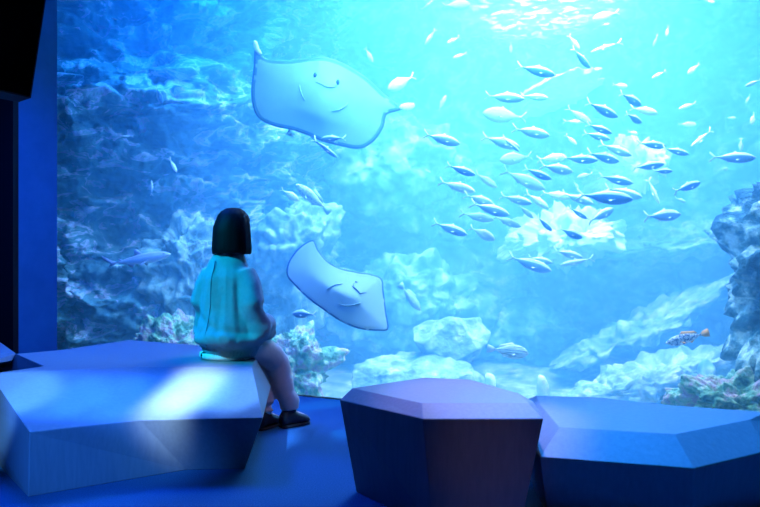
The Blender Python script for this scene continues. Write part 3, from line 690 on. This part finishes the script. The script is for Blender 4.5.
# the rest: tail x,y, head x,y, kind, look, depth, words
FL = [
(435.5,30,425,44,'scad','W',7.0,'leftmost of three small white fish right of the upper ray'),
(460,36,447,44,'scad','W',7.2,'middle of three small white fish right of the upper ray, angled down-left'),
(467,53,453,58,'scad','W',7.0,'lowest of three small white fish right of the upper ray, nearly level'),
(502,30,516,26,'scad','W',7.4,'small white fish just under the bright glints at the top'),
(511,42,511,53,'deep','P',7.6,'tiny pale fish hanging upright below the bright glints at the top'),
(516,66,556,75,'scad','D',6.0,'topmost large blue-sided fish of the school, alone, heading right'),
(486,94,523,101,'scad','A',6.2,'silver fish below the topmost large one, left of its twin'),
(521,95,548,99,'scad','A',6.5,'silver fish following right behind its twin under the topmost large one'),
(527,117,482,114,'deep','P',6.6,'broad pale fish heading left, against the school, at its upper left'),
(423,135,461,143,'scad','A',6.0,'leftmost fish of the upper school, level with the upper ray\'s hind edge'),
(481,137,521,147,'scad','A',6.2,'silver fish crossed by a dark diving fish'),
(502,136,519,152,'slim','D',6.0,'dark thin fish diving down-right across a silver fish'),
(511,129,551,135,'scad','A',6.1,'silver fish just right of the dark diving fish'),
(365,47,373,63,'scad','P',7.4,'faint pale fish diving above the right wing of the upper ray'),
(438,112,446,95,'scad','P',7.6,'faint pale fish rising left of the school'),
(442,4,470,6,'deep','P',7.4,'pale blurred fish touching the top edge left of the glints'),
(421,9,434,1,'slim','P',7.4,'thin faint fish rising at the top edge'),
(618,13,594,18,'deep','W',6.4,'broad white fish heading left near the top edge'),
(602,25,609,24,'scad','W',6.6,'tiny white fish just under the broad white one near the top edge'),
(569,34,579,50,'scad','W',6.2,'white fish diving next to a dark one, upper school'),
(570,49,592,67,'scad','D',6.0,'dark fish diving right below a white one, upper school'),
(621,43,592,51,'slim','W',6.2,'slim white fish heading left over open water'),
(669,25,666,37,'scad','P',6.8,'upper right pale fish pointing straight down'),
(657,35,654,46,'scad','P',6.8,'tiny pale fish pointing down, left of another such'),
(666,71,652,78,'scad','W',6.6,'small white fish heading down-left at the upper right'),
(699,64,688,74,'deep','W',6.6,'small plump white fish heading down-left at the upper right'),
(613,84,627,87,'deep','W',6.3,'round white fish above a dark one at the top of the dense school'),
(618,94,643,104,'deep','D',6.0,'dark plump fish right under the round white one'),
(629,108,659,113,'scad','W',6.2,'white-backed fish between two dark plump ones'),
(624,114,643,122,'deep','D',5.9,'dark plump fish under the white-backed one'),
(584,103,620,116,'scad','D',5.9,'large dark blue fish at the top left of the dense school'),
(567,107,591,124,'scad','P',6.4,'pale pinkish fish slanting down under the large dark one'),
(563,121,585,122,'slim','W',6.6,'slim white fish crossing left of the pinkish one'),
(587,123,611,134,'scad','D',6.0,'dark fish below the pinkish one'),
(584,132,609,140,'scad','D',6.2,'dark slim fish second below the pinkish one'),
(566,134,576,145,'scad','W',6.7,'small curved white fish left of the two dark ones'),
(600,143,631,156,'scad','A',6.1,'silver fish in the middle row under the pair of dark ones'),
(636,143,667,146,'scad','D',6.0,'dark fish heading right over another dark one at the school\'s right side'),
(664,147,687,155,'scad','D',5.9,'dark fish at the right end of the upper rows'),
(696,103,679,109,'scad','W',6.5,'white fish tilted up at the right, apart from the school'),
(678,124,696,125,'deep','P',7.4,'faint pale fish under the tilted white one at the right'),
(713,129,690,147,'slim','W',6.4,'slim white fish heading down-left with trailing pale fins at the right'),
(760,80,746,86,'scad','A',6.0,'small silver fish at the right edge of the window'),
(728,118,736,118,'deep','W',6.4,'tiny white fish, left of a pair at the right side'),
(755,112,751,125,'deep','W',6.2,'small white fish turned end-on, right of a pair at the right side'),
(741,138,741,151,'deep','W',6.2,'small white fish turned end-on above the big silver one at right'),
(750,94,746,104,'scad','P',7.0,'faint pale fish at the far upper right'),
(706,0,714,3,'deep','W',6.8,'tiny white fish cut by the top edge at right'),
(627,132,639,134,'deep','W',6.5,'small white fish between the upper and middle rows'),
(713,156,752,159,'scad','A',5.6,'big silver fish alone beside the tall rock at right'),
(720,169,729,169,'deep','P',6.2,'tiny pale fish under the big silver one at right'),
(585,153,621,161,'scad','D',6.0,'long dark fish in the middle of the school heading right'),
(563,157,596,161,'scad','D',6.1,'dark fish left of the long one in the middle row'),
(536,160,568,156,'scad','W',6.4,'white fish behind a dark one in the middle row'),
(632,168,664,164,'scad','D',5.9,'dark fish tilted slightly up at the right of the middle rows'),
(652,171,673,171,'scad','D',5.8,'small dark fish touching the tail end of the tilted one'),
(600,175,631,184,'scad','D',6.0,'dark fish with painted top-lit rim above the biggest fish'),
(606,187,640,198,'scad','A',6.1,'silver fish overlapping the biggest fish from behind'),
(578,194,631,200,'scad','D',5.7,'biggest dark blue fish in the centre right of the school'),
(586,222,616,208,'scad','A',5.9,'silver fish pointing up-right under the biggest one'),
(649,178,658,204,'slim','W',6.2,'slim white fish diving straight down right of the school'),
(672,192,702,182,'scad','D',5.7,'dark fish angled up at the far right of the school'),
(674,198,687,202,'scad','P',6.6,'pale small fish under the angled-up dark one'),
(641,217,684,214,'scad','A',5.8,'silver fish low at the right of the school, nearly level'),
(569,207,588,219,'scad','D',6.0,'dark fish slanting down just left of the up-pointing silver one'),
(559,228,582,238,'deep','D',5.9,'dark oval fish over the pale craggy outcrop'),
(553,250,583,258,'scad','A',6.1,'bluish fish low over the pale craggy outcrop'),
(593,258,561,265,'slim','W',6.0,'white club-shaped fish heading left under the school'),
(509,256,550,271,'scad','A',6.1,'silver fish at the bottom of the school, lowest of a pair'),
(527,257,553,263,'scad','A',6.3,'silver fish at the bottom of the school, upper of a pair'),
(536,216,553,231,'scad','D',6.1,'dark fish slanting down left of the oval one'),
(518,205,534,218,'scad','P',6.3,'pale blue fish slanting down in the centre left of the school'),
(501,195,531,204,'scad','A',6.1,'silver fish in the centre left, over the pale slanting one'),
(524,193,550,208,'scad','W',6.3,'white fish slanting down in the school\'s centre'),
(542,192,571,198,'scad','W',6.4,'white fish level in the school\'s centre'),
(562,193,593,204,'scad','A',6.3,'silver fish touching the biggest fish\'s tail'),
(446,165,476,175,'scad','D',6.0,'blue-sided fish at the left tip of the lower school'),
(474,173,498,187,'scad','P',6.3,'pale fish right behind the blue-sided one at the left tip'),
(439,181,475,192,'scad','W',6.1,'white fish below the blue-sided one at the left tip'),
(463,195,495,204,'scad','A',6.1,'silver fish, first of three stacked at the lower left'),
(470,203,510,215,'scad','A',6.0,'silver fish, second of three stacked at the lower left'),
(460,213,494,220,'scad','P',6.2,'pale fish, third of three stacked at the lower left'),
(493,216,521,227,'scad','P',6.2,'pale fish right of the three stacked ones'),
(433,222,467,235,'scad','A',6.0,'silver fish at the lowest left corner of the school'),
(470,227,494,240,'deep','W',6.1,'plump white fish right of the lowest left one'),
(503,169,544,190,'scad','P',6.2,'long pale fish slanting down through the school\'s left half'),
(523,168,552,179,'scad','D',6.0,'dark fish just right of the long pale one'),
(538,166,575,171,'scad','A',6.0,'faintly barred silver fish in the middle row'),
(533,155,499,161,'deep','P',6.4,'pale fish heading left against the middle row'),
(594,173,576,178,'scad','P',6.6,'pale fish heading left below the middle row'),
(573,182,579,188,'deep','W',6.4,'tiny white fish below the middle row'),
(424,169,431,173,'scad','P',7.0,'tiny pale fish left of the lower school'),
(112,18,118,20,'scad','W',6.9,'tiny white fish in the dark recess at upper left'),
(133,136,122,136,'slim','W',6.8,'small thin white fish level in front of the left cliff'),
(90,100,95,102,'scad','W',6.7,'tiny white fish left of the pale cliff ledges'),
]
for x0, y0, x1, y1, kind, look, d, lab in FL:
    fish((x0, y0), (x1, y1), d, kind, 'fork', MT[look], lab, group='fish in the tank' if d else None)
# ---------------------------------------------------------------- hanging monitor
def quadbox(name, pts, th, m, parent=None):
    n = (pts[1]-pts[0]).cross(pts[3]-pts[0]).normalized()
    if n.y < 0: n = -n
    v = [tuple(p) for p in pts]+[tuple(p+n*th) for p in pts]
    return mesh(name, v, [(0, 1, 2, 3), (7, 6, 5, 4), (0, 1, 5, 4), (1, 2, 6, 5), (2, 3, 7, 6), (3, 0, 4, 7)], m, parent)
q = [D(-95, -60, 2.35), D(55, -60, 2.9), D(31, 98, 2.75), D(-130, 63, 2.2)]
mon = quadbox('hanging_monitor', q, .07, M['bezel'])
cc = sum(q, Vector())/4; nrm = (q[1]-q[0]).cross(q[3]-q[0]).normalized(); nrm = -nrm if nrm.y > 0 else nrm
ins = [cc+(p-cc)*.975+nrm*.002 for p in q]
quadbox('screen', ins, .004, M['screen'], mon)
top = (q[0]+q[1])/2+Vector((0, .05, 0))
pv, pf = limb([(top+Vector((0, 0, -.05)), .025), (Vector((top.x, top.y, 3.6)), .025)], 12)
mesh('mount_pole', pv, pf, M['bezel'], mon)
tag(mon, 'black monitor hanging tilted at the upper left corner', 'monitor')
